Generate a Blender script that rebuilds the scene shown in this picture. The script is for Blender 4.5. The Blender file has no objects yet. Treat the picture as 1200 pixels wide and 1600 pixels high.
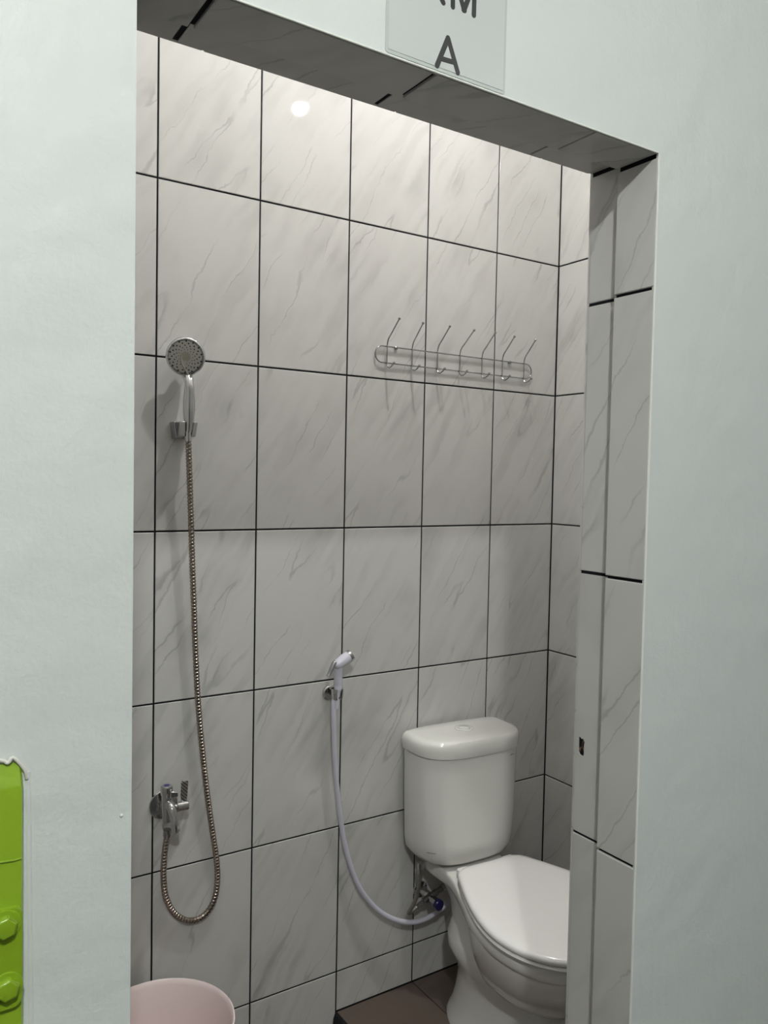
import bpy, bmesh, math, random
from mathutils import Vector, Matrix
random.seed(7)
scn = bpy.context.scene
C = scn.collection

# ------------------------------------------------------------------ camera
CAM = Vector((-1.82166, -1.83227, 1.44215))
YAW, PIT, ROL, FPX = 0.5766626, -0.0415403, 0.0196390, 1257.75
cy, sy, cp, sp = math.cos(YAW), math.sin(YAW), math.cos(PIT), math.sin(PIT)
fw = Vector((sy*cp, cy*cp, sp)); rt0 = Vector((cy, -sy, 0)); up0 = rt0.cross(fw)
cr, sr = math.cos(ROL), math.sin(ROL)
rt = rt0*cr + up0*sr; up = up0*cr - rt0*sr
cam_d = bpy.data.cameras.new('camera'); cam = bpy.data.objects.new('camera', cam_d); C.objects.link(cam)
cam_d.sensor_fit = 'VERTICAL'; cam_d.sensor_height = 36; cam_d.lens = 36*FPX/1600; cam_d.clip_start = .02
M = Matrix((( rt.x, up.x, -fw.x, CAM.x), (rt.y, up.y, -fw.y, CAM.y), (rt.z, up.z, -fw.z, CAM.z), (0, 0, 0, 1)))
cam.matrix_world = M
scn.camera = cam

# ------------------------------------------------------------------ world, light, exposure
w = bpy.data.worlds.new('world'); scn.world = w; w.use_nodes = True
w.node_tree.nodes['Background'].inputs[0].default_value = (.8, .9, .88, 1)
w.node_tree.nodes['Background'].inputs[1].default_value = .02
scn.view_settings.view_transform = 'Standard'; scn.view_settings.look = 'None'
scn.view_settings.gamma = 1; scn.view_settings.use_curve_mapping = False
scn.view_settings.exposure = 0.0
LOW_LAMP = 480.0; HIGH_LAMP = 2600.0          # emission strengths of the lamp globes
HALL_LAMP = 85.0

# ------------------------------------------------------------------ materials
def mat(name, col=(.8, .8, .8), rough=.5, metal=0, spec=.5, emis=None, estr=0, coat=0):
    m = bpy.data.materials.new(name); m.use_nodes = True
    b = m.node_tree.nodes['Principled BSDF']
    b.inputs['Base Color'].default_value = (*col, 1); b.inputs['Roughness'].default_value = rough
    b.inputs['Metallic'].default_value = metal; b.inputs['Specular IOR Level'].default_value = spec
    if coat: b.inputs['Coat Weight'].default_value = coat; b.inputs['Coat Roughness'].default_value = .05
    if emis: b.inputs['Emission Color'].default_value = (*emis, 1); b.inputs['Emission Strength'].default_value = estr
    return m
class NT:
    def __init__(s, m): s.t = m.node_tree; s.b = s.t.nodes['Principled BSDF']
    def n(s, typ, **k):
        x = s.t.nodes.new(typ)
        for a, v in k.items():
            if a.startswith('i_'):
                key = a[2:]; key = int(key) if key.isdigit() else key.replace('_', ' ')
                if hasattr(v, 'is_output'): s.t.links.new(v, x.inputs[key])
                else: x.inputs[key].default_value = v
            else: setattr(x, a, v)
        return x
    def l(s, a, b): s.t.links.new(a, b)
    def math(s, op, a, b=None, clamp=False):
        x = s.t.nodes.new('ShaderNodeMath'); x.operation = op; x.use_clamp = clamp
        for i, v in enumerate((a, b)):
            if v is None: continue
            if hasattr(v, 'is_output'): s.t.links.new(v, x.inputs[i])
            else: x.inputs[i].default_value = v
        return x.outputs[0]
    def mix(s, f, a, b):
        x = s.t.nodes.new('ShaderNodeMix'); x.data_type = 'RGBA'
        for i, v in ((0, f), (6, a), (7, b)):
            if hasattr(v, 'is_output'): s.t.links.new(v, x.inputs[i])
            else: x.inputs[i].default_value = v if i == 0 else (*v, 1)
        return x.outputs[2]
    def noise_bump(s, scale, strength, dist=.001, detail=3, vec=None):
        nz = s.n('ShaderNodeTexNoise', i_Scale=scale, i_Detail=detail)
        if vec is None: vec = s.n('ShaderNodeTexCoord').outputs['Object']
        s.l(vec, nz.inputs['Vector'])
        bp = s.n('ShaderNodeBump', i_Strength=strength, i_Distance=dist); s.l(nz.outputs[0], bp.inputs['Height'])
        s.l(bp.outputs[0], s.b.inputs['Normal']); return nz

def marble(name, base, vein, rough=.1, veinmul=1.0, ang=-58):
    m = mat(name, base, rough, 0, .5); t = NT(m)
    tc = t.n('ShaderNodeTexCoord'); oi = t.n('ShaderNodeObjectInfo')
    off = t.n('ShaderNodeCombineXYZ'); t.l(t.math('MULTIPLY', oi.outputs['Random'], 37.0), off.inputs[0]); t.l(t.math('MULTIPLY', oi.outputs['Random'], 91.0), off.inputs[1])
    v = t.n('ShaderNodeVectorMath', operation='ADD'); t.l(tc.outputs['Object'], v.inputs[0]); t.l(off.outputs[0], v.inputs[1])
    r = t.n('ShaderNodeMapping'); r.inputs['Rotation'].default_value = (0, 0, math.radians(ang)); t.l(v.outputs[0], r.inputs[0])
    # warp
    wn = t.n('ShaderNodeTexNoise', i_Scale=9.0, i_Detail=5.0, i_Roughness=.6); t.l(r.outputs[0], wn.inputs['Vector'])
    ws = t.n('ShaderNodeVectorMath', operation='SUBTRACT'); t.l(wn.outputs['Color'], ws.inputs[0]); ws.inputs[1].default_value = (.5, .5, .5)
    wm = t.n('ShaderNodeVectorMath', operation='MULTIPLY'); t.l(ws.outputs[0], wm.inputs[0]); wm.inputs[1].default_value = (.05, .055, 0)
    wa = t.n('ShaderNodeVectorMath', operation='ADD'); t.l(r.outputs[0], wa.inputs[0]); t.l(wm.outputs[0], wa.inputs[1])
    def ridge(sx, sc, wd, seed):
        mp = t.n('ShaderNodeMapping'); mp.inputs['Scale'].default_value = (sx, sc, 1); mp.inputs['Location'].default_value = (seed, seed*.7, 0)
        t.l(wa.outputs[0], mp.inputs[0])
        n = t.n('ShaderNodeTexNoise', i_Scale=1.0, i_Detail=1.5, i_Roughness=.4); t.l(mp.outputs[0], n.inputs['Vector'])
        a = t.math('ABSOLUTE', t.math('SUBTRACT', n.outputs[0], .5))
        mr = t.n('ShaderNodeMapRange', interpolation_type='SMOOTHSTEP'); t.l(a, mr.inputs[0]); mr.inputs[1].default_value = 0; mr.inputs[2].default_value = wd; mr.inputs[3].default_value = 1; mr.inputs[4].default_value = 0
        return mr.outputs[0]
    def mask(sc, lo, hi, seed):
        mp = t.n('ShaderNodeMapping'); mp.inputs['Location'].default_value = (seed, 0, 0); t.l(r.outputs[0], mp.inputs[0])
        n = t.n('ShaderNodeTexNoise', i_Scale=sc, i_Detail=2.0); t.l(mp.outputs[0], n.inputs['Vector'])
        mr = t.n('ShaderNodeMapRange'); t.l(n.outputs[0], mr.inputs[0]); mr.inputs[1].default_value = lo; mr.inputs[2].default_value = hi
        return mr.outputs[0]
    thin = t.math('MULTIPLY', ridge(1.3, 13, .013, 3.1), mask(6, .44, .58, 1.3))
    wide = t.math('MULTIPLY', ridge(1.0, 13, .10, 3.1), mask(5, .45, .66, 5.7))
    cloud = t.math('MULTIPLY', ridge(2.2, 22, .16, 5.2), mask(5, .42, .66, 9.7))
    f = t.math('ADD', t.math('ADD', t.math('MULTIPLY', thin, .34*veinmul), t.math('MULTIPLY', wide, .20*veinmul)), t.math('MULTIPLY', cloud, .13*veinmul), clamp=True)
    t.l(t.mix(f, base, vein), t.b.inputs['Base Color'])
    t.noise_bump(420, .04, .0006, 2, vec=tc.outputs['Object'])
    return m

TILE = marble('marble_tile', (.55, .543, .522), (.18, .174, .16), rough=.04)
FLOOR = marble('floor_tile', (.10, .074, .060), (.055, .045, .036), rough=.32, ang=-20)
GROUT = mat('dark_grout', (.008, .008, .011), .8, 0, .2)
WALLP = mat('painted_wall', (.66, .69, .665), .45, 0, .4)
_t = NT(WALLP); _tc = _t.n('ShaderNodeTexCoord')
_n1 = _t.n('ShaderNodeTexNoise', i_Scale=16.0, i_Detail=4.0); _t.l(_tc.outputs['Object'], _n1.inputs['Vector'])
_n2 = _t.n('ShaderNodeTexNoise', i_Scale=260.0, i_Detail=3.0); _t.l(_tc.outputs['Object'], _n2.inputs['Vector'])
_mp = _t.n('ShaderNodeMapping'); _mp.inputs['Scale'].default_value = (60, 60, 6); _t.l(_tc.outputs['Object'], _mp.inputs[0])
_n3 = _t.n('ShaderNodeTexNoise', i_Scale=1.0, i_Detail=3.0); _t.l(_mp.outputs[0], _n3.inputs['Vector'])
_h = _t.math('ADD', _t.math('MULTIPLY', _n1.outputs[0], 1.6), _t.math('ADD', _t.math('MULTIPLY', _n2.outputs[0], .16), _t.math('MULTIPLY', _n3.outputs[0], .22)))
_bp = _t.n('ShaderNodeBump', i_Strength=.75, i_Distance=.0028); _t.l(_h, _bp.inputs['Height']); _t.l(_bp.outputs[0], _t.b.inputs['Normal'])
BEAD = mat('paint_bead', (.80, .80, .74), .4)
UPPER = mat('upper_wall_paint', (.36, .35, .34), .7)
CEIL = mat('ceiling_white', (.82, .80, .79), .7)
HALL = mat('hall_paint', (.2, .205, .2), .6)
HFLOOR = mat('hall_floor', (.03, .03, .028), .5)
CER = mat('white_ceramic', (.71, .70, .665), .08, 0, .5, coat=.5)
SEATM = mat('white_seat_plastic', (.80, .785, .765), .16, 0, .5)
CHROME = mat('chrome', (.62, .62, .62), .09, 1)
CHROME_D = mat('dark_chrome', (.42, .42, .43), .16, 1)
WIRE = mat('steel_wire', (.36, .36, .35), .15, 1)
KNURL = mat('knurled_chrome', (.45, .45, .45), .25, 1)
_t = NT(KNURL); _w = _t.n('ShaderNodeTexWave', i_Scale=85.0); _w.bands_direction = 'DIAGONAL'; _t.l(_t.n('ShaderNodeTexCoord').outputs['Object'], _w.inputs['Vector'])
_bp = _t.n('ShaderNodeBump', i_Strength=.9, i_Distance=.001); _t.l(_w.outputs[1], _bp.inputs['Height']); _t.l(_bp.outputs[0], _t.b.inputs['Normal'])
_t.l(_t.mix(_w.outputs[1], (.12, .12, .12), (.6, .6, .6)), _t.b.inputs['Base Color'])
HOSEM = mat('bronze_steel_hose', (.36, .31, .27), .27, 1)
BRAID = mat('braided_steel', (.35, .34, .31), .3, 1); NT(BRAID).noise_bump(700, .8, .001, 1)
FACE = mat('grey_face_plate', (.50, .49, .45), .35)
OLIVE = mat('olive_centre', (.36, .345, .28), .35)
NOZ = mat('rubber_nozzle', (.012, .012, .015), .5)
LILAC = mat('lilac_white_plastic', (.60, .59, .67), .25)
TRIG = mat('grey_trigger', (.27, .27, .28), .25, .5)
BLUE = mat('blue_cap', (.02, .02, .16), .3)
NAVY = mat('navy_knob', (.012, .012, .075), .25)
BUCKET = mat('pale_pink_plastic', (.80, .68, .665), .35)
GREEN = mat('lime_paint', (.235, .375, .018), .28, 0, .5)
_t = NT(GREEN); _t.noise_bump(38, .5, .0025, 3)
PAPER = mat('sign_paper', (.57, .585, .57), .4, coat=.6)
FILM = mat('laminate_film', (.52, .555, .52), .18)
INK = mat('sign_ink', (.032, .032, .032), .4)
MARK = mat('grey_print', (.12, .12, .12), .5)
BRICK = mat('broken_mortar', (.16, .09, .055), .9); _t = NT(BRICK); _n = _t.noise_bump(160, 1.0, .004, 4)
CHIP = mat('raw_plaster_chip', (.70, .68, .62), .8)
SEAM = mat('shadow_gap_rubber', (.02, .02, .018), .7)

# ------------------------------------------------------------------ mesh helpers
class MB:
    def __init__(s): s.v = []; s.f = []
    def add(s, vs, fs):
        o = len(s.v); s.v += [tuple(x) for x in vs]; s.f += [tuple(i+o for i in f) for f in fs]; return s
    def box(s, a, b):
        (x0, y0, z0), (x1, y1, z1) = a, b
        x0, x1 = min(x0, x1), max(x0, x1); y0, y1 = min(y0, y1), max(y0, y1); z0, z1 = min(z0, z1), max(z0, z1)
        return s.add([(x0,y0,z0),(x1,y0,z0),(x1,y1,z0),(x0,y1,z0),(x0,y0,z1),(x1,y0,z1),(x1,y1,z1),(x0,y1,z1)],
              [(0,3,2,1),(4,5,6,7),(0,1,5,4),(1,2,6,5),(2,3,7,6),(3,0,4,7)])
    def loft(s, rings, cap0=True, cap1=True):
        n = len(rings[0]); vs = [p for r in rings for p in r]; fs = []
        for i in range(len(rings)-1):
            for j in range(n):
                k = (j+1) % n; fs.append((i*n+j, i*n+k, (i+1)*n+k, (i+1)*n+j))
        if cap0: fs.append(tuple(reversed(range(n))))
        if cap1: fs.append(tuple(range((len(rings)-1)*n, len(rings)*n)))
        return s.add(vs, fs)
    def tube(s, pts, r, n=12, flat=None):
        pts = [Vector(p) for p in pts]; m = len(pts); rad = r if isinstance(r, (list, tuple)) else [r]*m
        T = [(pts[min(i+1, m-1)]-pts[max(i-1, 0)]).normalized() for i in range(m)]
        a = Vector((0, 0, 1)) if abs(T[0].z) < .9 else Vector((0, 1, 0))
        u = T[0].cross(a).normalized(); rings = []
        for i in range(m):
            u = (u - T[i]*u.dot(T[i])).normalized(); v = T[i].cross(u)
            fu, fv = flat if flat else (1, 1)
            rings.append([pts[i]+(u*math.cos(2*math.pi*k/n)*fu+v*math.sin(2*math.pi*k/n)*fv)*rad[i] for k in range(n)])
        return s.loft(rings)
    def lathe(s, prof, org, axis, n=32):          # prof: (distance along axis, radius)
        org = Vector(org); ax = Vector(axis).normalized()
        return s.tube_r([(org+ax*d, r) for d, r in prof], ax, n)
    def tube_r(s, pr, ax, n):
        a = Vector((0, 0, 1)) if abs(ax.z) < .9 else Vector((0, 1, 0))
        u = ax.cross(a).normalized(); v = ax.cross(u)
        return s.loft([[p+(u*math.cos(2*math.pi*k/n)+v*math.sin(2*math.pi*k/n))*r for k in range(n)] for p, r in pr])
    def ball(s, c, r, n=12):
        pr = [(-r*math.cos(math.pi*i/8), max(r*math.sin(math.pi*i/8), r*.02)) for i in range(9)]
        return s.lathe(pr, c, (0, 0, 1), n)
    def build(s, name, m, parent=None, smooth=True, ang=40, bevel=0, seg=3, sub=0):
        me = bpy.data.meshes.new(name); me.from_pydata(s.v, [], s.f); me.update()
        bm = bmesh.new(); bm.from_mesh(me); bmesh.ops.recalc_face_normals(bm, faces=bm.faces); bm.to_mesh(me); bm.free()
        o = bpy.data.objects.new(name, me); C.objects.link(o); me.materials.append(m)
        if smooth:
            me.polygons.foreach_set('use_smooth', [True]*len(me.polygons)); me.set_sharp_from_angle(angle=math.radians(ang))
        if bevel:
            b = o.modifiers.new('bevel', 'BEVEL'); b.width = bevel; b.segments = seg; b.limit_method = 'ANGLE'; b.angle_limit = math.radians(35); b.harden_normals = False
        if sub:
            b = o.modifiers.new('sub', 'SUBSURF'); b.levels = sub; b.render_levels = sub
        if parent: o.parent = parent
        return o
def spline(pts, per=8):
    P = [Vector(p) for p in pts]; P = [P[0]*2-P[1]] + P + [P[-1]*2-P[-2]]; out = []
    for i in range(1, len(P)-2):
        a, b, c, d = P[i-1:i+3]
        for k in range(per):
            t = k/per
            out.append(.5*((2*b)+(c-a)*t+(2*a-5*b+4*c-d)*t*t+(3*b-a-3*c+d)*t**3))
    out.append(P[-2]); return out
def resample(pts, step):
    out = [pts[0].copy()]; acc = 0
    for a, b in zip(pts, pts[1:]):
        L = (b-a).length; pos = step-acc
        while pos <= L: out.append(a+(b-a)*(pos/L)); pos += step
        acc = L-(pos-step)
    return out
def tag(o, label=None, cat=None, group=None, kind=None):
    if label: o['label'] = label
    if cat: o['category'] = cat
    if group: o['group'] = group
    if kind: o['kind'] = kind
    return o
def thing(name, label, cat, loc=(0, 0, 0), rotz=0, group=None):
    o = bpy.data.objects.new(name, None); C.objects.link(o); o.location = loc; o.rotation_euler = (0, 0, rotz); o.empty_display_size = .05
    return tag(o, label, cat, group)
def struct(o): o['kind'] = 'structure'; return o
def part_at(mb, root):                             # world-space mesh into the root's frame
    inv = (Matrix.Translation(root.location) @ Matrix.Rotation(root.rotation_euler.z, 4, 'Z')).inverted()
    mb.v = [tuple(inv @ Vector(p)) for p in mb.v]; return mb
def px(x, y, Y):                                   # where the photo's ray through (x, y) meets the plane y = Y
    d = rt*((x-600)/FPX) + up*(-(y-800)/FPX) + fw
    return CAM + d*((Y-CAM.y)/d.y)

# ------------------------------------------------------------------ tiles
_tc = {}
def tile_mesh(wd, ht, th=.008, ch=.0011):
    k = (round(wd, 4), round(ht, 4), round(th, 4))
    if k in _tc: return _tc[k]
    a, b = wd/2, ht/2
    def ring(i, z): return [(-a+i, -b+i, z), (a-i, -b+i, z), (a-i, b-i, z), (-a+i, b-i, z)]
    mb = MB(); mb.loft([ring(0, -th), ring(0, -ch*.8), ring(ch, 0)], cap0=False)
    me = bpy.data.meshes.new('tile'); me.from_pydata(mb.v, [], mb.f); me.update(); me.materials.append(TILE); _tc[k] = me; return me
def tile(parent, centre, ux, uy, wd, ht, th=.008, m=None, jit=.0003, name='tile'):
    me = tile_mesh(wd, ht, th)
    if m is not None and me.materials[0] != m:
        me = me.copy(); me.materials[0] = m
    ux = Vector(ux); uy = Vector(uy); n = ux.cross(uy)
    o = bpy.data.objects.new(name, me); C.objects.link(o)
    c = Vector(centre) + n*random.uniform(-jit, jit*.3)
    R = Matrix((ux, uy, n)).transposed().to_4x4()
    tl = Matrix.Rotation(random.uniform(-.0011, .0011), 4, 'X') @ Matrix.Rotation(random.uniform(-.0011, .0011), 4, 'Y')
    o.matrix_world = Matrix.Translation(c) @ R @ tl
    o.parent = parent; return o
def grid(parent, us, vs, place, ux, uy, gap=.0042, **k):
    for a, b in zip(us, us[1:]):
        for c, d in zip(vs, vs[1:]):
            tile(parent, place((a+b)/2, (c+d)/2), ux, uy, b-a-gap, d-c-gap, **k)

X0, ZC, YI, YF = -1.60, 3.60, -.975, -1.106         # left wall, ceiling, inner and outer face of the door wall
ZL = -.04                                           # lower floor
XS = [X0, -1.5075, -1.2561, -1.0048, -.7535, -.5022, -.2509, 0]
ZS = [ZL, .11, .51, .91, 1.31, 1.71, 2.11, 2.51]

wb = struct(MB().box((X0-.1, .0022, -.2), (.1, .12, ZC+.1)).build('wall_back', GROUT, smooth=False))
grid(wb, XS[:5], ZS, lambda a, b: (a, 0, b), (1, 0, 0), (0, 0, 1))
grid(wb, XS[4:], [0]+ZS[1:], lambda a, b: (a, 0, b), (1, 0, 0), (0, 0, 1))
wr = struct(MB().box((.0022, -.98, -.2), (.12, .0015, ZC+.1)).build('wall_right', GROUT, smooth=False))
YS = [0, .25, .5, .75, .975]
grid(wr, YS, [0]+ZS[1:], lambda a, b: (0, -a, b), (0, -1, 0), (0, 0, 1))
wl = struct(MB().box((X0-.12, -.98, -.2), (X0-.0022, .0015, ZC+.1)).build('wall_left', GROUT, smooth=False))
grid(wl, YS, ZS, lambda a, b: (X0, -a, b), (0, 1, 0), (0, 0, 1))
struct(MB().box((X0-.12, YI-.01, ZC), (.12, .12, ZC+.1)).build('ceiling', CEIL, smooth=False))
for par, bx in ((wb, ((X0, -.0005, 2.511), (0, .004, ZC))), (wr, ((-.0005, -.975, 2.511), (.004, 0, ZC))), (wl, ((X0-.004, -.975, 2.511), (X0+.0005, 0, ZC)))):
    MB().box(*bx).build('painted_band', UPPER, par, smooth=False)
# floors: raised part by the toilet, sunken wet part on the left
fl = struct(MB().box((-.7535, YF, -.2), (.12, .12, -.0022)).box((-2.4, YF, -.2), (-.7535, .12, ZL-.0022)).build('floor', GROUT, smooth=False))
FX = [-.7535+.0015, -.5022, -.2509, 0]; FY = [0, .25, .5, .75, 1.0, 1.1]
for a, b in zip(FX, FX[1:]):
    for c, d in zip(FY, FY[1:]): tile(fl, ((a+b)/2, -(c+d)/2, 0), (1, 0, 0), (0, 1, 0), b-a-.003, d-c-.003, m=FLOOR)
FX = [X0, -1.5075, -1.2561, -1.0048, -.775]
for a, b in zip(FX, FX[1:]):
    for c, d in zip(FY, FY[1:]): tile(fl, ((a+b)/2, -(c+d)/2, ZL), (1, 0, 0), (0, 1, 0), b-a-.003, d-c-.003, m=FLOOR)
# rough black mortar of the step edge
mb = MB(); rg = []
for i in range(12):
    y = -.001 - i*.095; k = .008*math.sin(i*2.3)
    ww = .009 if i == 0 else .019+k*.4
    rg.append([(-.7525, y, -.001), (-.7525-ww*.5, y, -.003), (-.7525-ww, y, -.016), (-.7525-ww-.003, y, ZL), (-.7525, y, ZL)])
mb.loft(rg); s_ = mb.build('step_mortar', GROUT, fl)

# ------------------------------------------------------------------ door wall (the white painted one)
XL, XR, ZT = -1.617, -.9215, 1.8845                 # clear opening at the front
XI, ZI, YST = -.9065, 1.8995, -1.0366               # inner part of the lining is set back
mb = MB()
mb.box((-3.4, YF, -.2), (XL, YI, ZC+.1))
mb.box((XI+.009, YF+.004, -.2), (1.4, YI, ZC+.1)); mb.box((XR+.0012, YF, -.2), (1.4, YF+.004, 3.0))
mb.box((XL, YF+.004, ZI+.009), (XI+.009, YI, ZC+.1)); mb.box((XL, YF, ZT+.0012), (XR+.0012, YF+.004, 3.0))
wf = struct(mb.build('wall_front', WALLP, smooth=False))
# tile lining, bedded in black grout
g = MB(); g.box((XI+.0022, YF+.0042, -.05), (XI+.0088, YI-.0005, ZI+.006)); g.box((XR+.004, YF+.0042, -.05), (XI+.004, YST-.0015, ZT+.01))
g.box((XL, YF+.0042, ZI+.0022), (XI+.003, YI-.0005, ZI+.0088)); g.box((XL, YF+.0042, ZT+.004), (XI+.003, YST-.0015, ZI+.004))
g.build('lining_grout', GROUT, wf, smooth=False)
jz = [-.04, .107, .507, .907, 1.307, 1.707]
def lining(y0, y1, x, top, th, hole=False):
    zz = jz+[top-.002]
    for a, b in zip(zz, zz[1:]):
        if hole and abs(a-.907) < .01: continue
        tile(wf, (x, (y0+y1)/2, (a+b)/2), (0, -1, 0), (0, 0, 1), abs(y1-y0)-.0004, b-a-.0045, th=th, jit=0)
lining(YF+.0006, YST, XR, ZT, .0215); lining(YST+.0012, YI, XI, ZI, .008, hole=True)
for za, zb in zip(jz+[], jz[1:]+[ZT-.002]):         # left side of the opening, tiled the same way
    tile(wf, (XL+.0007, (YF+YI)/2, (za+zb)/2), (0, 1, 0), (0, 0, 1), YI-YF-.004, zb-za-.0045, th=.0006, jit=0)
# inner tile with the broken latch hole
hc = px(908, 1166, YI-.03); 
d_ = rt*((908-600)/FPX) + up*(-(1166-800)/FPX) + fw; hp = CAM + d_*((XI-CAM.x)/d_.x)
y0, y1 = YST+.0014, YI-.0002; z0, z1 = .907+.0023, 1.307-.0023
hole = [(-.006,.013),(-.002,.0135),(.0,.0115),(.004,.0125),(.0065,.008),(.0055,.002),(.006,-.006),(.0055,-.0125),(.002,-.0145),(-.003,-.0135),(-.0055,-.010),(-.006,0)]
hole = [(hp.y - a, hp.z + b) for a, b in hole]
outer = []
for (yy, zz) in hole:                               # matching outer loop on the tile rectangle
    dy, dz = yy-hp.y, zz-hp.z; cands = []
    if dy > 1e-6: cands.append((y1-hp.y)/dy)
    if dy < -1e-6: cands.append((y0-hp.y)/dy)
    if dz > 1e-6: cands.append((z1-hp.z)/dz)
    if dz < -1e-6: cands.append((z0-hp.z)/dz)
    k = min(cands); outer.append((hp.y+dy*k, hp.z+dz*k))
from mathutils.geometry import tessellate_polygon
loops = [[Vector((XI, y, z)) for y, z in [(y0, z0), (y1, z0), (y1, z1), (y0, z1)]], [Vector((XI, y, z)) for y, z in hole]]
flat = loops[0]+loops[1]; nh = len(hole)
fv = [tuple(v) for v in flat]; fb = [(v.x+.008, v.y, v.z) for v in flat]; N0 = len(fv)
ff = [tuple(t) for t in tessellate_polygon(loops)]
ff += [(i, (i+1) % 4, N0+(i+1) % 4, N0+i) for i in range(4)] + [(4+i, 4+(i+1) % nh, N0+4+(i+1) % nh, N0+4+i) for i in range(nh)]
me = bpy.data.meshes.new('tile'); me.from_pydata(fv+fb, [], ff); me.update()
bmh = bmesh.new(); bmh.from_mesh(me); bmesh.ops.recalc_face_normals(bmh, faces=bmh.faces); bmh.to_mesh(me); bmh.free(); me.materials.append(TILE)
me.transform(Matrix.Translation((-XI, -(y0+y1)/2, -(z0+z1)/2)))
th_ = bpy.data.objects.new('tile', me); C.objects.link(th_); th_.location = (XI, (y0+y1)/2, (z0+z1)/2)
th_.parent = wf; th_['label'] = 'tile with a chipped latch hole'
hk = MB().loft([[(XI+.0012+.004*(.5+.5*math.sin(i*1.7)), hp.y+dy*f, hp.z+dz*f) for i, (dy, dz) in enumerate([(a-hp.y, b-hp.z) for a, b in hole])] for f in (.98, .5, .05)], cap0=False)
hk.build('broken_mortar', BRICK, wf)
# soffit tiles
def soffit(xs, y0, y1, z, th, gaps):
    for i in range(len(xs)-1):
        ga = gaps[i]/2; gb = gaps[i+1]/2; a, b = xs[i]+ga, xs[i+1]-gb
        tile(wf, ((a+b)/2, (y0+y1)/2, z), (1, 0, 0), (0, -1, 0), b-a, abs(y1-y0)-.0004, th=th, jit=0)
soffit([XL, -1.5445, -1.292, -1.040, XR-.001], YF+.0006, YST, ZT, .0215, [0, .0068, .0058, .0018, .001])
soffit([XL, -1.5405, -1.289, -1.032, XI-.001], YST+.0012, YI, ZI, .008, [0, .0068, .0060, .003, .001])
bd = MB(); r = .0016
bd.tube([(XR+.0012, YF-.0002, z) for z in [i*.1-.1 for i in range(20)]+[ZT]], r, 8)
bd.tube([(XL+(XR-XL)*i/20, YF-.0002, ZT+.0012) for i in range(21)], r*.8, 8)
struct(bd.build('trim_1', BEAD))
bd = MB(); bd.tube([(XL-.0009, YF+.0011, -.1+i*.1) for i in range(21)], .0012, 8)
struct(bd.build('trim_2', WALLP))
# inner face of the door wall: tiles (the side seen only in reflections)
gi = MB(); gi.box((X0, YI-.0004, ZL), (XL-.001, YI+.0005, ZC)).box((XI+.010, YI, 0), (0, YI+.004, ZC)).box((X0, YI, ZI+.010), (XI+.010, YI+.004, ZC))
gi.build('inner_grout', GROUT, wf, smooth=False)
MB().box((X0, YI, 2.511), (0, YI+.0065, ZC)).build('painted_band', UPPER, wf, smooth=False)
for a, b in zip([XI+.0005, -.7535, -.5022, -.2509], [-.7535, -.5022, -.2509, 0]):
    for c, d in zip([0]+ZS[1:-1], ZS[1:]): tile(wf, ((a+b)/2, YI+.006, (c+d)/2), (-1, 0, 0), (0, 0, 1), b-a-.003, d-c-.003, th=.0055)
for a, b in zip([X0, -1.5075, -1.2561, -1.0048], [-1.5075, -1.2561, -1.0048, XI-.002]):
    for c, d in zip([ZI+.001, 2.11], [2.11, 2.51]): tile(wf, ((a+b)/2, YI+.006, (c+d)/2), (-1, 0, 0), (0, 0, 1), b-a-.003, d-c-.003, th=.0055)

# hall outside the door
struct(MB().box((-3.4, -3.9, 3.0), (1.4, YI, 3.1)).build('ceiling_hall', CEIL, smooth=False))
struct(MB().box((-3.4, -3.9, -.2), (1.4, YF-.0001, ZL-.01)).build('floor_hall', HFLOOR, smooth=False))
struct(MB().box((-3.5, -3.9, -.2), (-3.4, YI, 3.1)).build('wall_hall_left', HALL, smooth=False))
struct(MB().box((1.4, -3.9, -.2), (1.5, YI, 3.1)).build('wall_hall_right', HALL, smooth=False))
struct(MB().box((-3.5, -4.0, -.2), (1.5, -3.9, 3.1)).build('wall_hall_back', HALL, smooth=False))

# ------------------------------------------------------------------ lamps
def bulb(x, y, z, zc, r, col, strength, label, group=None, dome=1.2):
    root = thing('light_bulb', label, 'lamp', (x, y, zc), 0, group)
    e = mat('lamp_globe', (.9, .9, .9), .4, emis=col, estr=strength)
    h = zc-z
    if h > .2:
        MB().tube([(0, 0, -.001), (0, 0, -(h-.14))], .004, 8).build('cord', CEIL, root)
        MB().lathe([(0, .04), (-.02, .04), (-.022, .01)], (0, 0, -.0005), (0, 0, 1), 20).build('ceiling_rose', CEIL, root)
    MB().lathe([(-max(.0005, h-.14), .028), (-max(.012, h-.13), .03), (-(h-r*.5)*.8 if h < .2 else -(h-.05), .02), (-(h-r*.35), r*.85)][::1], (0, 0, 0), (0, 0, 1), 20).build('lamp_base', CEIL, root)
    pr = [(-(h-r*.33), r*.85)] + [(-(h-r*.3)-r*dome*math.sin(a), r*math.cos(a)) for a in [i*math.pi/2/7 for i in range(7)]] + [(-(h-r*.3)-r*dome, .002)]
    MB().lathe(pr, (0, 0, 0), (0, 0, 1), 20).build('globe', e, root)
bulb(-.65, -.50, 2.604, ZC-.0005, .019, (1, .92, .93), LOW_LAMP, 'small bulb hanging low on a cord inside the tiled bathroom', dome=.8)
bulb(-.77, -.63, 3.45, ZC-.0005, .030, (.985, 1, .965), HIGH_LAMP, 'larger bulb high under the bathroom ceiling', dome=.8)
bulb(-2.0, -2.45, 2.61, 3.0, .045, (.96, 1, .975), HALL_LAMP*16, 'cool white bulb hanging from the hall ceiling outside the door')

bulb(.75, -3.3, 2.86, 3.0, .045, (.96, 1, .975), HALL_LAMP*7, 'added unseen fill bulb on the hall ceiling, further right and back')  # added fill light, unseen; brightens the right part of the door wall

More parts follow.
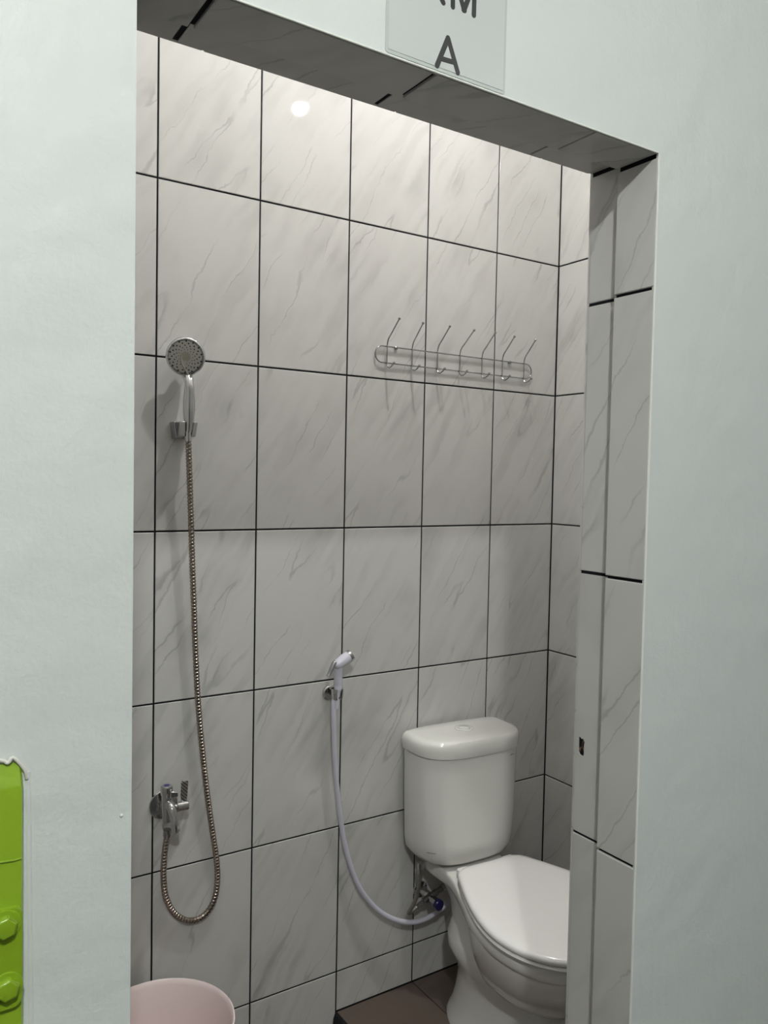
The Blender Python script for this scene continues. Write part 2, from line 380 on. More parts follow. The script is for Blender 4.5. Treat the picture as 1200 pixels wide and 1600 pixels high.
# ------------------------------------------------------------------ toilet
TX = -.407
toi = thing('toilet', 'white ceramic close-coupled toilet with closed lid in the far right corner', 'toilet', (TX, 0, 0), math.radians(-3.5))
def half(ctrl, n=26):                               # closed outline from half control points
    s = resample(spline([(a, b, 0) for a, b in ctrl], 12), .002)
    L = [s[min(int(i*(len(s)-1)/n+.5), len(s)-1)] for i in range(n+1)]
    return [(p.x, p.y) for p in L] + [(-p.x, p.y) for p in reversed(L[1:-1])]
def offs(pts, cyy, sx, sy_): return [(x*sx, cyy+(y-cyy)*sy_) for x, y in pts]
# tank: D-shaped plan, bulging front
def dplan(hw, yb, yf, n=48, e=3.2):
    out = []
    for k in range(n):
        a = 2*math.pi*k/n; c, s = math.cos(a), math.sin(a)
        ex = 2/e; x = hw*math.copysign(abs(c)**ex, c)
        if s < 0: y = (yb+.05*(yf-yb)*6)*1.0; ym = yb-.055; y = ym + (yf-ym)*abs(s)**(2/3.0)
        else: ym = yb-.055; y = ym+(yb-ym)*abs(s)**(2/7)
        out.append((x, y))
    return out
def lev(pl, z): return [(x, y, z) for x, y in pl]
rings = []
for z, sx, dd in [(.398, .55, .035), (.402, .72, .020), (.412, .865, .009), (.43, .935, .004), (.46, .962, .002), (.55, .98, .0), (.64, .992, 0), (.700, 1, 0)]:
    rings.append(lev(dplan(.162*sx, -.022, -.188+dd), z))
tank = MB().loft(rings).build('tank', CER, toi)
rings = []
for z, sx in [(.7025, .985), (.704, 1.0), (.722, 1.012), (.733, 1.008), (.741, .985), (.746, .95), (.7485, .86), (.7495, .5), (.7496, .05)]:
    p = dplan(.166, -.018, -.195, e=3.2); yc = -.108
    rings.append([(x*sx if sx > .9 else x*sx, yc+(y-yc)*(sx if sx > .9 else sx), z) for x, y in p])
tl = MB().loft(rings).build('tank_lid', CER, toi)
MB().lathe([(-.004, .026), (.0018, .026), (.0028, .024), (.0028, .0185), (.0012, .018)], (.0, -.098, .7495), (0, 0, 1), 32).build('button_ring', CER, tl)
MB().lathe([(-.002, .0165), (.003, .0165), (.0042, .0150), (.0046, .001)], (.0, -.098, .7498), (0, 0, 1), 32).build('flush_button', CER, tl)
def print_mark(root, x0, x1, yfun, z, h, nb):
    mb = MB(); s = (x1-x0)/nb
    for i in range(nb):
        a = x0+i*s; ya = yfun(a); yb = yfun(a+s*.65)
        mb.add([(a, ya, z), (a+s*.65, yb, z), (a+s*.65, yb, z+h*(.7+.3*(i % 2))), (a, ya, z+h*(.7+.3*(i % 2)))], [(0, 1, 2, 3)])
    return mb.build('maker_mark', MARK, root, smooth=False)
def tank_y(x, hw=.1655, yf=-.188): 
    ym = -.077; c = min(abs(x)/hw, 1)**(3.2/2); return ym+(yf-ym)*max(1-c*c, 0)**(1/3.0)-.0012
print_mark(tank, .100, .117, tank_y, .683, .0035, 5)
print_mark(tank, -.146, -.130, lambda x: tank_y(x, .159), .447, .0030, 6)
# deck + rim
rimc = [(0, -.05), (.07, -.05), (.098, -.062), (.100, -.11), (.098, -.17), (.112, -.225), (.140, -.30), (.168, -.37), (.184, -.44), (.188, -.50), (.176, -.565), (.148, -.62), (.10, -.66), (.05, -.682), (0, -.688)]
rim = half(rimc, 40)
def scaled(pts, dx, z, yc=-.45):
    return [(x*(1-dx/.19), yc+(y-yc)*(1-dx/.28) if y < yc else yc+(y-yc)*(1-dx/.9), z) for x, y in pts]
rings = [scaled(rim, .045, .345), scaled(rim, .014, .352), scaled(rim, .004, .358), scaled(rim, .0, .368), scaled(rim, 0, .382), scaled(rim, .002, .389), scaled(rim, .008, .393), scaled(rim, .06, .3935)]
body = MB().loft(rings)
bowl = body.build('rim_deck', CER, toi, ang=50)
# bowl: egg tapering into the foot
def egg(hw, yb, yf, z, n=48, e=2.2, mid=.42):
    ym = yb+(yf-yb)*mid; out = []
    for k in range(n):
        a = 2*math.pi*k/n; c, s = math.cos(a), math.sin(a)
        out.append((hw*math.copysign(abs(c)**(2/e), c), ym+(yf-ym)*abs(s)**(2/e) if s < 0 else ym+(yb-ym)*abs(s)**(2/e), z))
    return out
MB().loft([egg(.184, -.262, -.685, .372, mid=.5), egg(.183, -.264, -.683, .352, mid=.5), egg(.176, -.268, -.672, .32, mid=.48), egg(.163, -.272, -.652, .285, mid=.46), egg(.144, -.278, -.622, .25, mid=.44), egg(.12, -.28, -.58, .215), egg(.09, -.30, -.53, .19), egg(.05, -.33, -.47, .175)]).build('bowl', CER, toi)
# under-deck web and foot
ft = MB().loft([egg(.090, -.055, -.32, .36, e=3), egg(.078, -.075, -.33, .335, e=2.8), egg(.070, -.10, -.34, .30, e=2.6), egg(.075, -.112, -.36, .26), egg(.096, -.109, -.40, .225), egg(.099, -.108, -.45, .195), egg(.090, -.122, -.5, .168), egg(.084, -.138, -.52, .14), egg(.085, -.140, -.53, .115),
           egg(.090, -.136, -.54, .08), egg(.098, -.128, -.555, .045), egg(.108, -.118, -.565, .018), egg(.113, -.112, -.57, .008), egg(.113, -.112, -.57, .0)])
foot = ft.build('foot', CER, toi, ang=60)
# faint maker's mark fired on the side of the foot
from mathutils.bvhtree import BVHTree
bvh = BVHTree.FromPolygons([Vector(v) for v in ft.v], ft.f)
inv = (Matrix.Translation(toi.location) @ Matrix.Rotation(toi.rotation_euler.z, 4, 'Z')).inverted()
def on_foot(x, y):
    a = inv @ CAM; b = inv @ px(x, y, -.3); h = bvh.ray_cast(a, (b-a).normalized())
    return h[0] + h[1]*.0004
mk = MB()
for i in range(5):
    x0_, y0_ = 714.5+i*1.6, 1541.5+i*2.9
    q = [on_foot(x0_, y0_), on_foot(x0_+1.0, y0_+1.9), on_foot(x0_+.2, y0_+3.1), on_foot(x0_-.8, y0_+1.2)]
    mk.add(q, [(0, 1, 2, 3)])
mk.build('maker_mark', MARK, foot, smooth=False)
# seat + lid
lidc = [(0, -.222), (.075, -.222), (.104, -.232), (.124, -.268), (.152, -.33), (.178, -.40), (.194, -.465), (.197, -.52), (.186, -.575), (.160, -.625), (.118, -.665), (.06, -.690), (0, -.697)]
lo = half(lidc, 40)
seat = MB().loft([scaled(lo, .012, .3945), scaled(lo, .003, .396), scaled(lo, 0, .401), scaled(lo, .003, .4055), scaled(lo, .012, .407)]).build('seat', SEATM, toi, ang=60)
lid = MB().loft([scaled(lo, .010, .4085), scaled(lo, .001, .410), scaled(lo, -.001, .416), scaled(lo, .002, .4225), scaled(lo, .008, .4255), scaled(lo, .03, .4275), scaled(lo, .09, .4285), scaled(lo, .17, .429)]).build('lid', SEATM, toi, ang=60)
for s in (-1, 1):
    MB().box((s*.075-.016, -.228, .393), (s*.075+.016, -.205, .4185)).build('hinge', SEATM, toi, bevel=.004)

# ------------------------------------------------------------------ stop valve and supply hose
va = thing('angle_valve', 'chrome stop valve with a navy knob on the wall beside the toilet foot', 'valve', (-.475, 0, .262))
A_, B_ = Vector((-.530, -.05, .249)), Vector((-.432, -.05, .283)); mid = (A_+B_)/2
MB().tube([A_, A_.lerp(B_, .2), A_.lerp(B_, .21), A_.lerp(B_, .8), A_.lerp(B_, .81), B_], [.0065, .0065, .009, .009, .0075, .0075], 16)
part_at(MB().tube([A_, A_.lerp(B_, .24), A_.lerp(B_, .25), A_.lerp(B_, .72), A_.lerp(B_, .73), B_], [.007, .007, .0098, .0098, .008, .008], 18), va).build('valve_body', CHROME_D, va)
part_at(MB().lathe([(0, .024), (.003, .023), (.006, .012), (.045, .0105)], (mid.x, -.0005, mid.z), (0, -1, 0), 24), va).build('wall_flange', CHROME, va)
part_at(MB().lathe([(0, .009), (.012, .009), (.013, .0135), (.034, .0135)], (mid.x-.004, -.055, mid.z-.002), (0, -1, 0), 20), va).build('stem', CHROME_D, va)
part_at(MB().lathe([(0, .0150), (.009, .0150), (.0115, .0125), (.012, .002)], (mid.x-.004, -.089, mid.z-.002), (0, -1, 0), 20), va).build('knob', NAVY, va)
part_at(MB().tube([B_-Vector((.01, 0, .003)), B_+Vector((.012, 0, .004))], .0105, 6), va).build('nut', CHROME, va, ang=20)
tank_in = px(657, 1352, -.09)
pth = spline([Vector((tank_in.x, tank_in.y, .375)), px(656, 1375, -.085), px(652, 1398, -.075), px(644, 1416, -.065), px(638, 1426, -.058), px(641, 1427, -.052), A_+Vector((-.006, 0, -.004)), A_+Vector((.003, 0, .001))], 8)
sh = thing('supply_hose', 'braided steel supply hose looping from the valve up to the tank', 'hose', tuple(tank_in))
part_at(MB().tube(pth, .0055, 12), sh).build('braided_tube', BRAID, sh)
part_at(MB().lathe([(0, .010), (.018, .010), (.020, .007), (.030, .0065)], Vector((tank_in.x, tank_in.y, .3975)), (0, 0, -1), 12), sh).build('tank_nut', CHROME_D, sh, ang=25)

# ------------------------------------------------------------------ bidet sprayer
hol = thing('sprayer_holder', 'chrome wall holder carrying the bidet sprayer', 'holder', (-.785, 0, .876))
hc_ = px(521, 1084, -.02)
part_at(MB().lathe([(0, .0190), (.006, .0190), (.0085, .0165), (.009, .002)], (hc_.x-.004, -.0004, hc_.z), (0, -1, 0), 28), hol).build('wall_plate', CHROME, hol)
sx, sz = px(527, 1084, -.045).x, px(527, 1084, -.045).z
rg = []
for z, ro in ((-.014, .0135), (-.012, .015), (.012, .0165), (.014, .0155)):
    rg.append((z, ro))
cup = MB(); N = 22                                   # open C-shaped cup, slot towards the room
for (z0_, r0), (z1_, r1) in zip(rg, rg[1:]): pass
def cshape(ri, ro, z): 
    a0, a1 = math.radians(-90+28), math.radians(270-28); o = [(sx+ro*math.cos(a0+(a1-a0)*i/N), -.045+ro*math.sin(a0+(a1-a0)*i/N), sz+z) for i in range(N+1)]
    return o+[(sx+ri*math.cos(a1-(a1-a0)*i/N), -.045+ri*math.sin(a1-(a1-a0)*i/N), sz+z) for i in range(N+1)]
cup.loft([cshape(.0105, .0135, -.014), cshape(.0108, .0152, -.010), cshape(.0118, .0165, .010), cshape(.0122, .0160, .014)])
part_at(cup, hol).build('cup', CHROME, hol, ang=50)
part_at(MB().box((sx-.007, -.032, sz-.009), (sx+.003, -.012, sz+.009)), hol).build('bracket', CHROME, hol, bevel=.002)
spr = thing('bidet_sprayer', 'lilac white hand bidet sprayer with grey trigger hanging in its holder', 'sprayer', (sx, -.045, sz))
hb_, ht_ = px(526, 1088, -.045), px(529, 1046, -.050)
part_at(MB().tube(spline([hb_, px(528, 1078, -.046), px(528.5, 1066, -.047), ht_, px(530.5, 1037, -.052)], 5), [.0088]*5+[.0104]*5+[.0112]*5+[.0108]*6, 20), spr).build('handle', LILAC, spr)
h0, h1 = px(524, 1041, -.052), px(545.5, 1025.5, -.055)
dv = (h1-h0)
part_at(MB().tube([h0-dv*.06, h0, h0+dv*.1, h0+dv*.35, h0+dv*.7, h1], [.005, .0100, .0122, .0142, .0155, .0152], 24), spr).build('spray_head', LILAC, spr)
part_at(MB().tube([h1-dv*.02, h1+dv*.10, h1+dv*.17, h1+dv*.175], [.0158, .0160, .0145, .010], 24), spr).build('chrome_ring', CHROME, spr)
t0, t1 = px(522, 1036, -.058), px(512.5, 1057, -.060)
part_at(MB().tube(spline([t0+Vector((.004, 0, .002)), t0, t0.lerp(t1, .5), t1], 4), [.0050]*4+[.0062]*5+[.0054]*4, 12, flat=(1.1, .9)), spr).build('trigger', TRIG, spr)
part_at(MB().lathe([(0, .009), (.012, .0085)], hb_+Vector((0, 0, .006)), (0, 0, -1), 16), spr).build('collar', CHROME, spr)
hpts = [px(521.5, 1100, -.044), px(522, 1150, -.040), px(524, 1200, -.034), px(530, 1262, -.028), px(539, 1320, -.024), px(556, 1375, -.026), px(577, 1408, -.030), px(604, 1431, -.036), px(636, 1441, -.042), px(664, 1436, -.046), px(690, 1420, -.05), px(706, 1405, -.05), px(716, 1394, -.048)]
hpts = [Vector((hb_.x-.002, -.045, hb_.z-.003))]+hpts
hos = thing('sprayer_hose', 'smooth lilac white hose curving from the bidet sprayer down to the valve', 'hose', tuple(hpts[0]))
part_at(MB().tube(spline(hpts, 10), .0068, 16), hos).build('hose_tube', LILAC, hos)
part_at(MB().tube([hpts[0]+Vector((0, 0, .002)), hpts[0]-Vector((0, 0, .018)), hpts[0]-Vector((.0, -.0, .028))], [.0092, .0088, .0072], 16), hos).build('hose_cone', LILAC, hos)
e0, e1 = hpts[-2], hpts[-1]
part_at(MB().tube([e0.lerp(e1, .3), e1, e1+(B_+Vector((.02, 0, .006))-e1)*.6, B_+Vector((.022, 0, .006))], [.009, .009, .0075, .0075], 14), hos).build('end_fitting', CHROME_D, hos)

# ------------------------------------------------------------------ hand shower
hd = thing('shower_holder', 'chrome wedge shaped wall bracket of the hand shower', 'holder', (-1.19, 0, 1.54))
a = px(293, 672, -.045)
def wedge(x0, x1, yb, yf, z, tx=0): return [(x0+tx, yb, z), (x1-tx, yb, z), (x1-tx*2, yf, z), (x0+tx*2, yf, z)]
mb = MB(); zt_, zb_ = a.z+.019, a.z-.019
mb.loft([wedge(a.x-.026, a.x+.016, -.0005, -.028, zb_, .003), wedge(a.x-.028, a.x+.019, -.0005, -.032, zt_, 0)])
part_at(mb, hd).build('wall_block', CHROME_D, hd, bevel=.002)
for s, x0, x1 in ((-1, a.x-.0205, a.x-.0095), (1, a.x+.0105, a.x+.0195)):
    mb = MB().loft([[(x0+.002*s*-1, -.026, zb_+.001), (x1+.002*s*-1, -.026, zb_+.001), (x1-.002*s, -.050, zb_+.004), (x0-.002*s, -.050, zb_+.004)],
                    [(x0, -.028, zt_), (x1, -.028, zt_), (x1, -.058, zt_-.001), (x0, -.058, zt_-.001)]])
    part_at(mb, hd).build('jaw', CHROME, hd, bevel=.0015)
hs = thing('hand_shower', 'chrome hand shower with a round grey nozzle face on the left of the tiled wall', 'shower', tuple(a))
fc = px(290, 557, -.056)                         # centre of the face
nrm = Vector((-.34, -1, -.24)).normalized()
R = .0425
ux_ = nrm.cross(Vector((0, 0, 1))).normalized() * -1; uy_ = ux_.cross(nrm)*-1
if uy_.z < 0: uy_ = -uy_
part_at(MB().lathe([(-.024, .006), (-.022, .018), (-.016, .031), (-.008, R*.97), (-.002, R*1.03), (.003, R*1.02), (.006, R*.97), (.0066, R*.92), (.0050, R*.885)], fc, nrm, 48), hs).build('head_shell', CHROME, hs)
part_at(MB().lathe([(.0005, R*.89), (.0046, R*.885), (.0052, R*.82), (.0056, R*.4), (.0057, .001)], fc, nrm, 48), hs).build('face_plate', FACE, hs)
mb = MB()
for k in range(14):
    for j in range(6):
        rr = R*(.26+.112*j); aa = 2*math.pi*k/14 - j*.27 + .2
        if j < 4 and -2.05 < ((aa+math.pi) % (2*math.pi))-math.pi < -1.55: continue
        c = fc+(ux_*math.cos(aa)+uy_*math.sin(aa))*rr+nrm*.0053
        q = .0007+.00026*j
        mb.tube([c, c+nrm*.0016], q, 8)
part_at(mb, hs).build('nozzles', NOZ, hs)
part_at(MB().lathe([(.005, .010), (.0062, .0095), (.0065, .001)], fc, nrm, 28), hs).build('centre_disc', OLIVE, hs)
sw = [fc+nrm*.0058+ux_*xx+uy_*yy for xx, yy in [(-.008, .003), (-.0095, -.006), (-.0065, -.018), (.0, -.030), (.0065, -.040), (.008, -.046)]]
part_at(MB().tube(spline(sw, 5), [.0022]*10+[.0020]*10+[.0016]*6, 8), hs).build('swirl_rib', OLIVE, hs)
hA, hB = fc+nrm*-.014+uy_*-.036+Vector((.003, 0, 0)), px(295, 664, -.046)
hp_ = [fc+nrm*-.019+uy_*-.012, hA, px(295.5, 600, -.055), px(295.5, 620, -.053), px(295.3, 640, -.050), hB, px(294, 676, -.043)]
rr_ = [.022, .0135, .0104, .0128, .0138, .0108, .0085]
P_ = spline(hp_, 6); RR = []
for i in range(len(P_)):
    t = i/6; k = min(int(t), len(rr_)-2); RR.append(rr_[k]+(rr_[k+1]-rr_[k])*(t-k))
mb = MB().tube(P_, RR, 40)
n_ = 40                                              # flutes along the handle
for i in range(len(P_)):
    c = Vector(P_[i])
    for k in range(n_):
        v = Vector(mb.v[i*n_+k]); f = 1-.07*(1 if (k % 8) in (0, 1) else 0); mb.v[i*n_+k] = tuple(c+(v-c)*f)
part_at(mb, hs).build('handle', CHROME, hs, ang=80)
# steel shower hose
ph = [px(293.5, 676, -.043), px(294.5, 695, -.041), px(296, 740, -.037), px(298, 800, -.033), px(300.5, 880, -.029), px(303, 950, -.027), px(305.5, 1020, -.024), px(309, 1090, -.022), px(315, 1160, -.020), px(322.5, 1230, -.018), px(332, 1300, -.014), px(338.5, 1345, -.011), px(339.5, 1380, -.009), px(333, 1410, -.009), px(316.5, 1432, -.009), px(294, 1438.5, -.010), px(272.5, 1427, -.012), px(259.5, 1402, -.016), px(255.5, 1370, -.022), px(257, 1335, -.030), px(260.5, 1308, -.036), px(261.5, 1296, -.038)]
S = resample(spline(ph, 12), .00135)
rad = [.0072*(1.0 if i % 6 in (1, 2, 3, 4) else .80) for i in range(len(S))]
sho = thing('shower_hose', 'bronze toned ribbed steel hose hanging in a loop from the hand shower to the tap', 'hose', tuple(S[0]))
part_at(MB().tube(S, rad, 12), sho).build('ribbed_tube', HOSEM, sho, ang=25)
part_at(MB().tube([S[0]+Vector((0, 0, .006)), S[0], S[14]], [.0088, .0088, .0078], 16), sho).build('top_nut', CHROME, sho)
part_at(MB().tube([S[-16], S[-12], S[-1]], [.0072, .0092, .0092], 16), sho).build('tap_nut', CHROME_D, sho)

# ------------------------------------------------------------------ wall tap
fx = thing('wall_tap', 'chrome two way wall tap with a knurled lever, low on the tiled wall', 'tap', (-1.235, 0, .68))
F = px(253, 1258, -.003)
part_at(MB().lathe([(0, .034), (.0025, .034), (.0042, .0325), (.006, .018), (.0065, .011), (.030, .0105)], (F.x+.004, -.0004, F.z), (0, -1, 0), 36), fx).build('wall_flange', CHROME, fx)
bt, bb = px(261, 1229, -.042), px(261, 1292, -.038)
bx, by = bt.x, -.040
part_at(MB().lathe([(0, .0105), (.0015, .0135), (.004, .0140), (.020, .0140), (.023, .0122), (.040, .0122), (.052, .0110), (.062, .0100), (.072, .0095), (.085, .0092)], (bx, by, bt.z+.002), (0, 0, -1), 28), fx).build('body', CHROME, fx)
part_at(MB().lathe([(0, .0068), (.0008, .0066), (.001, .001)], (bx, by, bt.z+.0018), (0, 0, 1), 20), fx).build('cap', BLUE, fx)
s0 = px(266, 1255, -.05)
sp_ = spline([Vector((bx+.002, by-.004, bt.z-.038)), px(267.5, 1262, -.060), px(271, 1274, -.068), px(273.5, 1287, -.074), px(274.5, 1299, -.075)], 6)
part_at(MB().tube(sp_, [.010]*6+[.0098]*6+[.0092]*6+[.0095]*5+[.0102]*2, 20), fx).build('spout', CHROME, fx)
b0, b1 = px(270, 1262, -.050), px(296.5, 1264, -.050)
ax = Vector((1, 0, -.02)).normalized()
part_at(MB().lathe([(-.006, .009), (.005, .009), (.0055, .0078), (.009, .0078), (.0095, .0118), (.034, .0118), (.0355, .0105), (.036, .002)], b0, ax, 28), fx).build('valve_barrel', CHROME, fx)
l0, l1 = px(288, 1252, -.055), px(290.5, 1221, -.060)
lx = l0.x
def blade(z, wd, yy): return [(lx-wd, yy+.0015, z), (lx+wd, yy-.0010, z), (lx+wd, yy-.0036, z), (lx-wd, yy-.0020, z)]
part_at(MB().loft([blade(b0.z+.006, .0065, -.050), blade(b0.z+.018, .0062, -.051), blade(b0.z+.022, .0075, -.051), blade(l1.z-.004, .0080, -.055), blade(l1.z+.001, .0065, -.055)]), fx).build('lever', KNURL, fx, bevel=.001)
t_ = px(273, 1240, -.05)
part_at(MB().loft([[(bx+.004, by-.008, t_.z+.007), (bx+.004, by-.012, t_.z+.007), (bx+.004, by-.012, t_.z-.009), (bx+.004, by-.008, t_.z-.009)], [(t_.x+.006, by-.012, t_.z+.004), (t_.x+.006, by-.017, t_.z+.004), (t_.x+.006, by-.017, t_.z-.006), (t_.x+.006, by-.012, t_.z-.006)]]), fx).build('diverter', CHROME, fx, bevel=.0015)
part_at(MB().ball((bx+.004, by-.0135, bt.z-.036), .0042), fx).build('screw_cap', CHROME, fx)

# ------------------------------------------------------------------ hook rack
rk = thing('hook_rack', 'long steel wire wall rack with seven double hooks', 'hook rack', (-.40, 0, 1.775))
xa, xb, zA, zB, yR = -.650, -.132, 1.7965, 1.7525, -.0065
hr = (zA-zB)/2; loop = []
for i in range(13): a_ = math.pi/2+math.pi*i/12; loop.append((xa+hr*math.cos(a_), yR, (zA+zB)/2+hr*math.sin(a_)))
for i in range(1, 9): loop.append((xa+(xb-xa)*i/9, yR, zB))
for i in range(13): a_ = -math.pi/2+math.pi*i/12; loop.append((xb+hr*math.cos(a_), yR, (zA+zB)/2+hr*math.sin(a_)))
for i in range(1, 10): loop.append((xb+(xa-xb)*i/9, yR, zA))
part_at(MB().tube(loop, .0018, 10), rk).build('frame', WIRE, rk)
for x in (-.604, -.196):
    part_at(MB().lathe([(0, .0045), (.0075, .0045), (.0085, .0035), (.009, .0008)], (x, -.0003, zA-.001), (0, -1, 0), 14), rk).build('mounting_screw', WIRE, rk)
tips = [(624, 498), (661, 505), (703, 510), (741, 516), (774, 520), (804, 526), (837, 531)]
stems = [604.8, 644, 683.5, 718.5, 753, 785, 818.5]
for i, (tp, sxp) in enumerate(zip(tips, stems)):
    T_ = px(tp[0], tp[1], -.076)
    x = px(sxp, 555+i*4.3, -.0099).x
    yS = yR-.0034
    K_ = Vector((x, yS-.002, zA+.016)); pts = [T_, T_.lerp(K_, .3)+Vector((0, -.001, .001)), T_.lerp(K_, .62)+Vector((0, .0015, -.0015)), T_.lerp(K_, .93), Vector((x, yS-.0002, zA+.006)), Vector((x, yS, zA-.004)), Vector((x, yS, zB)), Vector((x, yS-.002, zB-.008)), Vector((x+.001, yS-.010, zB-.014)), Vector((x+.002, yS-.022, zB-.010)), Vector((x+.003, yS-.030, zB-.003))]
    h = part_at(MB().tube(spline(pts, 4), .0018, 8), rk).build('hook', WIRE, rk)
    for p in (pts[0], pts[-1]): part_at(MB().ball(p, .0036, 12), rk).build('ball_tip', WIRE, h)

# ------------------------------------------------------------------ bucket
bk = thing('bucket', 'pale pink plastic bucket with its top rim at the lower left', 'bucket', (-1.295, -.190, ZL))
H, Rr = .315, .155
MB().lathe([(0, .115), (.004, .120), (.05, .124), (H-.045, .146), (H-.043, .1505), (H-.006, .1535), (H-.002, Rr+.0015), (H+.001, Rr+.001), (H+.002, Rr-.0012), (H-.001, Rr-.0035), (H-.010, .1490), (H-.055, .1435), (.012, .118), (.008, .002)], (0, 0, 0), (0, 0, 1), 64).build('body', BUCKET, bk)
for s in (-1, 1):
    MB().lathe([(0, .012), (.010, .011), (.012, .008)], (s*.1535*math.cos(.5), s*.1535*math.sin(.5), H-.028), (s*math.cos(.5), s*math.sin(.5), 0), 16).build('handle_boss', BUCKET, bk)
hp2 = [Vector((.166*math.cos(t)*math.cos(.5)+.0*1, .166*math.cos(t)*math.sin(.5), H-.028-.115*math.sin(t)))+Vector((math.sin(.5), -math.cos(.5), 0))*.168*math.sin(t)*1.0 for t in [math.pi*i/18 for i in range(19)]]
MB().tube(hp2, .003, 8).build('handle', BUCKET, bk)

# ------------------------------------------------------------------ lime green hinge post at the left edge
gp = thing('hinge_post', 'lime green painted steel post with a bolted plate at the lower left edge', 'post', (-1.80, YF, 0))
zt = px(20, 1196, YF-.008).z; xr = px(37, 1400, YF-.008).x
def gr(z, i, yy): return [(-1.92, YF+.002, z), (xr-i, YF+.002, z), (xr-i, YF+.002-yy*.6, z), (xr-i-.002, YF+.002-yy, z), (-1.92, YF+.002-yy, z)]
part_at(MB().loft([gr(-.04, 0, .012), gr(zt-.019, 0, .012), gr(zt-.017, .0002, .0112), gr(zt-.002, .001, .0035), gr(zt, .0016, .0028)]), gp).build('post_body', GREEN, gp, ang=30)
pz1, pz0, pxr = px(10, 1421, YF-.014).z, px(10, 1577, YF-.014).z, px(35, 1500, YF-.014).x
pl = []
for k in range(7): a_ = k*math.pi/12; pl.append((pxr-.007+.007*math.sin(a_), pz1-.007+.007*math.cos(a_)))
for k in range(7): a_ = k*math.pi/12; pl.append((pxr-.007+.007*math.cos(a_), pz0+.007-.007*math.sin(a_)))
pl += [(-1.90, pz0), (-1.90, pz1)]
part_at(MB().loft([[(x, YF-.0098, z) for x, z in pl], [(x, YF-.0140, z) for x, z in pl], [(x-.0008, YF-.0148, z) for x, z in pl]]), gp).build('hinge_plate', GREEN, gp, ang=30)
for (bxp, byp) in ((9, 1452), (12, 1549)):
    c = px(bxp, byp, YF-.021)
    b_ = MB()
    b_.loft([[(c.x+rr2*math.cos(k*math.pi/3+.3), yy2, c.z+rr2*math.sin(k*math.pi/3+.3)) for k in range(6)] for rr2, yy2 in ((.0098, YF-.0145), (.0098, YF-.0210), (.0082, YF-.0225))])
    part_at(b_, gp).build('bolt', GREEN, gp, bevel=.0024, ang=60)
    part_at(MB().lathe([(0, .0128), (.0014, .0124), (.0018, .006)], (c.x, YF-.0147, c.z), (0, -1, 0), 24), gp).build('washer', GREEN, gp)
part_at(MB().tube([(-1.92, YF-.0101, px(0, 1347, YF-.01).z), (xr-.018, YF-.0103, px(15, 1344, YF-.01).z), (xr-.008, YF-.0106, px(30, 1342, YF-.01).z), (xr-.002, YF-.0100, px(38, 1340, YF-.01).z)], .0009, 6), gp).build('paint_ridge', GREEN, gp)
# chipped plaster over the post
ch = MB()
ck = [px(-60, 1186, YF-.002), px(0, 1188, YF-.002), px(12, 1192, YF-.003), px(20, 1184, YF-.003), px(30, 1192, YF-.003), px(39, 1204, YF-.002), px(42, 1216, YF-.001)]
ch.tube(spline([tuple(c) for c in ck], 4), .0016, 8)
struct(ch.build('trim_3', CHIP))
ch = MB(); ch.tube(spline([tuple(px(42.5+i*.5, 1204+i*40, YF+.0039)) for i in range(12)], 4), .0046, 16)
struct(ch.build('trim_4', WALLP))
c = px(190, 1275, YF-.001)
ch = MB(); ch.lathe([(0, .0020), (.0008, .0016), (.0014, .0008), (.0016, .0002)], (c.x, YF+.0003, c.z), (0, -1, 0), 10); ch.build('paint_blob', WALLP, wf)

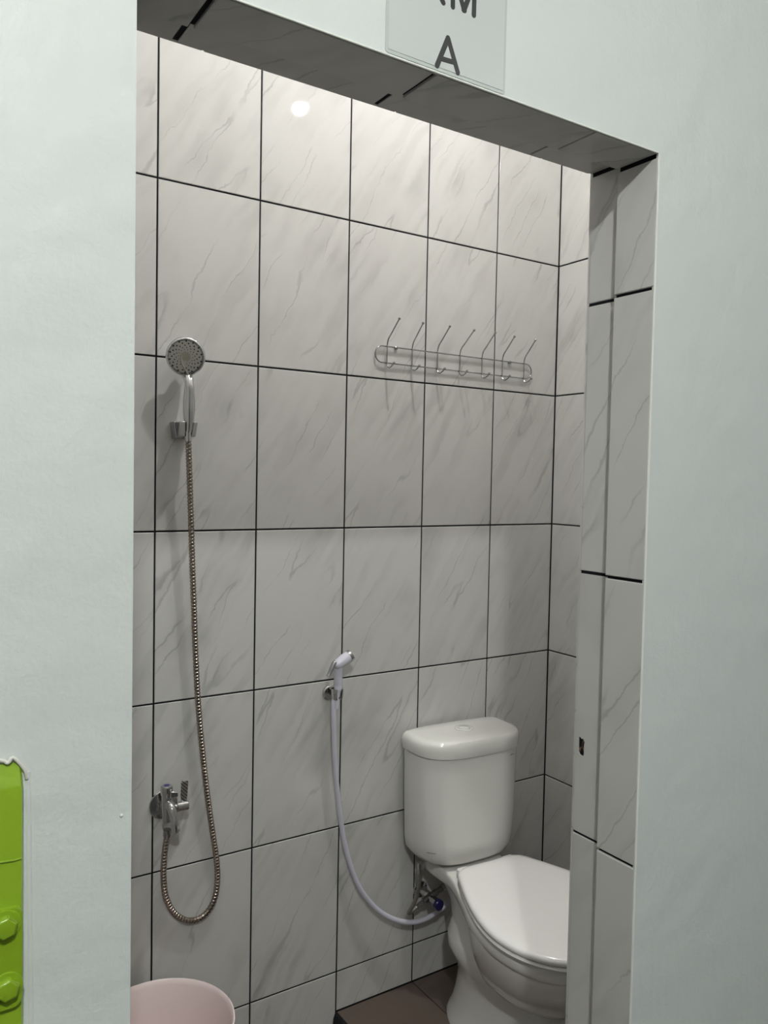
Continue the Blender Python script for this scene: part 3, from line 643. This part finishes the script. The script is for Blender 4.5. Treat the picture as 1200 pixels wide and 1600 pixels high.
# ------------------------------------------------------------------ paper sign over the door
sg = thing('paper_sign', 'laminated paper sign reading KM A stuck above the doorway', 'sign', (-1.28, YF, 1.9))
def rrect(x0, x1, z0, z1, r, y):
    o = []
    for cx_, cz_, a0 in ((x1-r, z1-r, 0), (x0+r, z1-r, 90), (x0+r, z0+r, 180), (x1-r, z0+r, 270)):
        for k in range(5): a_ = math.radians(a0+k*22.5); o.append((cx_+r*math.cos(a_), y, cz_+r*math.sin(a_)))
    return o
part_at(MB().loft([rrect(-1.3595, -1.1945, ZT+.0035, 2.118, .004, YF-.0001), rrect(-1.3595, -1.1945, ZT+.0035, 2.118, .004, YF-.0007)]), sg).build('laminate', FILM, sg, smooth=False)
part_at(MB().loft([rrect(-1.3560, -1.1978, ZT+.0072, 2.114, .0003, YF-.0008), rrect(-1.3560, -1.1978, ZT+.0072, 2.114, .0003, YF-.0011)]), sg).build('paper', PAPER, sg, smooth=False)
def stroke(mb, pts, wd):
    y0_ = YF-.0011
    for (ax_, az_), (bx_, bz_) in zip(pts, pts[1:]):
        y1_ = YF-.00135-.00007*(len(mb.v)//36)
        dx_, dz_ = bx_-ax_, bz_-az_; an = math.atan2(dz_, dx_); o = []
        for k in range(9): a_ = an+math.pi/2+math.pi*k/8; o.append((ax_+wd*math.cos(a_), az_+wd*math.sin(a_)))
        for k in range(9): a_ = an-math.pi/2+math.pi*k/8; o.append((bx_+wd*math.cos(a_), bz_+wd*math.sin(a_)))
        mb.loft([[(x, y0_, z) for x, z in o], [(x, y1_, z) for x, z in o]])
def P2(x, y): p = px(x, y, YF-.0012); return (p.x, p.z)
A0, A1, A2 = P2(700, 59.5), P2(683, 102), P2(715.2, 113)
WD = .0030
m_ = MB(); stroke(m_, [A1, A0, A2], WD); stroke(m_, [P2(691, 92), P2(708, 97)], WD*.9); part_at(m_, sg).build('letter_a', INK, sg, smooth=False)
ml, mm, mr_ = P2(707.5, 10.5), P2(725, 17), P2(740.3, 23.5); Hh = .037
m_ = MB(); stroke(m_, [ml, (ml[0]-.0003, ml[1]+Hh), (mm[0], mm[1]+.001), (mr_[0]+.0003, mr_[1]+Hh), mr_], WD); stroke(m_, [(mm[0]-.0006, mm[1]+.0008), (mm[0]+.0006, mm[1]+.0008)], WD); part_at(m_, sg).build('letter_m', INK, sg, smooth=False)
kl = P2(692.5, 4); ks = kl[0]-.024
m_ = MB(); stroke(m_, [(ks, kl[1]), (ks, kl[1]+Hh)], WD); stroke(m_, [(kl[0]-.001, kl[1]+Hh), (ks, kl[1]+Hh*.40)], WD); stroke(m_, [(ks+.008, kl[1]+Hh*.55), kl], WD); part_at(m_, sg).build('letter_k', INK, sg, smooth=False)
